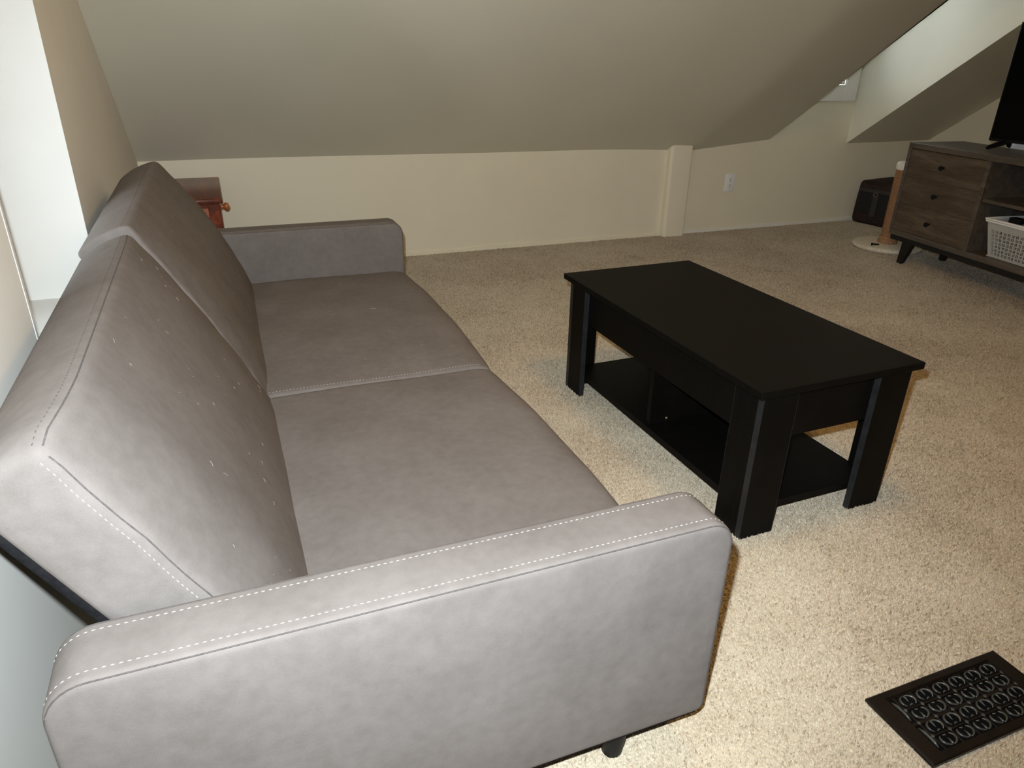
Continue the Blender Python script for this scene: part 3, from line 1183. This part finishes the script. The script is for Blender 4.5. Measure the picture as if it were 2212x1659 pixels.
# ------------------------------------------------------------------ soft pet carrier
pc = thing('pet_carrier', 'dark brown soft sided carrier bag with black mesh panel against back wall', 'carrier', (4.445, 3.97, 0), math.radians(10))
CD, CW, CH = .42, .34, .325     # length (+x), width (y), height


def carr(q, c):
    tz = (c[2] + 1) / 2
    s = 1 - .06 * tz + .03 * math.sin(tz * math.pi)
    sag = -.026 * math.cos(c[1] * math.pi / 2) * max(0, c[2]) + .006 * math.sin(c[1] * 5)
    return Vector(((q.x) * (1 - .05 * tz) + CD / 2, q.y * s, q.z + CH / 2 + sag * max(0, c[2])))


obj('body', soft_box(CD / 2, CW / 2, CH / 2, .04, (12, 16, 14), carr), BAGCLOTH, pc, 180)


def patch(y0, y1, z0, z1, th=.004, r=.003):
    """panel laid on the front end of the bag, following its taper"""
    bm = soft_box(th, (y1 - y0) / 2, (z1 - z0) / 2, r, (2, 8, 8))
    for v in bm.verts:
        z = v.co.z + (z0 + z1) / 2
        y = v.co.y + (y0 + y1) / 2
        tz = z / CH
        s = 1 - .06 * tz + .03 * math.sin(tz * math.pi)
        v.co = Vector((v.co.x + CD / 2 - CD / 2 * (1 - .05 * tz), y * s, z))
    return bm


for y0, y1 in ((-.13, -.022), (.022, .13)):
    obj('mesh_panel', patch(y0, y1, .085, .235), BAGMESH, pc, 180, 'black mesh panel')
obj('strap', patch(-.021, .021, .05, .225, .006), BAGSTRAP, pc, 180, 'grey webbing strap')
obj('upper_band', patch(-.145, .145, .236, .262, .006), BAGSTRAP, pc, 180)
obj('lower_band', patch(-.15, .15, .052, .075, .006), BAGCLOTH, pc, 180)
ring = [(-.004, .017 * math.cos(a), .226 + .014 * math.sin(a)) for a in [math.pi * 2 * k / 20 for k in range(20)]]
obj('ring', tube(ring, .0025, 6, None, True), METAL, pc, 180, 'metal ring')

# ------------------------------------------------------------------ cherry nightstand behind the far arm
ns = thing('nightstand', 'cherry red wooden nightstand with round knob behind the far sofa arm', 'nightstand', (-.19, 3.825, 0))
NW, ND, NH = .172, .30, .515     # half depth (x), half width (y), height
obj('top', box(-NW - .008, NW + .014, -ND - .014, ND + .010, NH - .022, NH, .006, 3), CHERRY, ns, 40)
for sx in (-1, 1):
    for sy in (-1, 1):
        x, y = sx * (NW - .025), sy * (ND - .025)
        obj('leg', box(x - .025, x + .025, y - .025, y + .025, 0, NH - .022, .003, 1), CHERRY, ns)
for sy in (-1, 1):
    y = sy * (ND - .018)
    obj('side_panel', box(-NW + .05, NW - .05, y - .006, y + .006, .10, NH - .045), CHERRY_P, ns, None, 'paler cherry side panel')
    obj('side_rail', box(-NW + .05, NW - .05, y - .011, y + .011, NH - .0445, NH - .0225), CHERRY, ns)
obj('back_panel', box(-NW + .004, -NW + .012, -ND + .05, ND - .05, .10, NH - .023), CHERRY, ns)
dr = obj('drawer', box(NW - .014, NW + .003, -ND + .052, ND - .052, NH - .165, NH - .04, .003, 1), CHERRY, ns)
kn = lathe([(0, 0), (.010, 0), (.0075, .008), (.009, .012), (.017, .018), (.019, .026), (.016, .034), (.008, .039), (0, .040)], 20, None, (NW + .003, -.09, NH - .078), 'X')
obj('knob', kn, CHERRY_K, dr, 60, 'round turned orange brown knob')
obj('lower_shelf', box(-NW + .013, NW - .01, -ND + .03, ND - .03, .10, .115), CHERRY, ns)

# ------------------------------------------------------------------ wall outlet
ol = thing('wall_outlet', 'white duplex power outlet plate on the back wall right of the post', 'outlet', (3.286, YW, .333))
obj('cover_plate', box(-.040, .040, -.006, 0, -.0605, .0605, .0025, 2), WHITE, ol, 40)
bm = box(-.0165, .0165, -.0075, -.005, -.034, .034, .001, 1)
obj('receptacle', bm, WHITE, ol)
for zc_ in (-.0195, .0195):
    bm = bmesh.new()
    box(-.0075, -.0050, -.0082, -.0070, zc_ - .001, zc_ + .008, 0, 1, bm)
    box(.0050, .0075, -.0082, -.0070, zc_ - .001, zc_ + .007, 0, 1, bm)
    lathe([(0, 0), (.0032, 0), (.0032, .001), (0, .0011)], 10, bm, (0, -.0072, zc_ - .009), '-Y')
    obj('socket_slots', bm, DARKHOLE, ol, label='dark socket slots')

# ------------------------------------------------------------------ floor register
fr = thing('floor_register', 'dark bronze scrollwork floor register set in the carpet at lower right', 'floor vent', (1.2085, .597, .004))
RX, RY = .1775, .078
rim = bmesh.new()
ox, oy, ax, ay = RX, RY, RX - .036, RY - .017
outer = [(-ox, -oy), (ox, -oy), (ox, oy), (-ox, oy)]
inner = [(-ax, -ay), (ax, -ay), (ax, ay), (-ax, ay)]
levels = [(outer, .0), (outer, .006), ([(x * .985, y * .965) for x, y in outer], .0088), ([(x * 1.012, y * 1.03) for x, y in inner], .0095), (inner, .0065), (inner, -.003)]
rings = [[rim.verts.new((x, y, z)) for x, y in ps] for ps, z in levels]
for a, b in zip(rings, rings[1:]):
    for k in range(4):
        rim.faces.new((a[k], a[(k + 1) % 4], b[(k + 1) % 4], b[k]))
obj('frame', rim, VENT, fr, 30)
obj('damper', box(-ax, ax, -ay, ay, -.0038, -.0015), DARKHOLE, fr)
# grille web between the openings
web = bmesh.new()
NC, NR = 6, 4
gx0, gx1 = -ax + .018, ax
cw, ch = (gx1 - gx0) / NC, 2 * ay / NR
for r in range(NR + 1):
    y = -ay + r * ch
    wd = .004 if r == 2 else .0022
    box(-ax, ax, y - wd, y + wd, .0005, .0048, .0008, 1, web)
for c in range(NC + 1):
    x = gx0 + c * cw
    box(x - .0022, x + .0022, -ay, ay, .0005, .0045, .0008, 1, web)
obj('grille_web', web, VENT, fr)


def scroll_mesh():
    bm = bmesh.new()
    # two facing crescents that nearly meet at the top, a tongue hanging between them
    for sd in (-1, 1):
        pts = []
        for k in range(12):
            a = math.radians(100 + 128 * k / 11)
            pts.append((sd * (.0012 + .0175 * math.cos(a)), -.001 + .0125 * math.sin(a), .0050 + .0008 * math.sin(math.pi * k / 11)))
        tube(pts, .0019, 6, bm, radii=[.0007 + .0019 * math.sin(math.pi * (i + .4) / 12) for i in range(12)])
    tube([(0, .0105, .0050), (.0004, .006, .0056), (-.0004, .001, .0056), (0, -.003, .005)], .0022, 6, bm, radii=[.0028, .0022, .0014, .0008])
    tube([(-.0045, -.0105, .0050), (0, -.0085, .0056), (.0045, -.0105, .0050)], .0014, 6, bm, radii=[.0007, .0017, .0007])
    bmesh.ops.recalc_face_normals(bm, faces=bm.faces)
    me = bpy.data.meshes.new('scroll')
    bm.to_mesh(me)
    bm.free()
    me.materials.append(SCROLL)
    me.polygons.foreach_set('use_smooth', [True] * len(me.polygons))
    return me


sc = scroll_mesh()
for r in range(NR):
    for c in range(NC):
        o = bpy.data.objects.new('scroll', sc)
        o.location = (gx0 + (c + .5) * cw, -ay + (r + .5) * ch, 0)
        o.rotation_euler = (0, 0, 0 if r % 2 else math.pi)
        o.parent = fr
        COL.objects.link(o)
bm = box(-.0035, .0035, -.0035, .0035, .003, .0062, .0015, 1)
bm.transform(Matrix.Rotation(math.pi / 4, 4, 'Z'))
dm = None
for r in (1, 2, 3):
    for c in range(NC + 1):
        if dm is None:
            o = obj('diamond_stud', bm, SCROLL, fr)
            dm = o.data
        else:
            o = bpy.data.objects.new('diamond_stud', dm)
            o.parent = fr
            COL.objects.link(o)
        o.location = (gx0 + c * cw, -ay + r * ch, 0)
for y in (-ay / 2, ay / 2):
    bm = tube([(-ax + .007, y - .022, .0045), (-ax + .0085, y - .01, .006), (-ax + .0075, y, .007), (-ax + .0085, y + .01, .006), (-ax + .007, y + .022, .0045)], .003, 8, None, False, [.0014, .0034, .0024, .0034, .0014])
    obj('lever', bm, SCROLL, fr, 180)
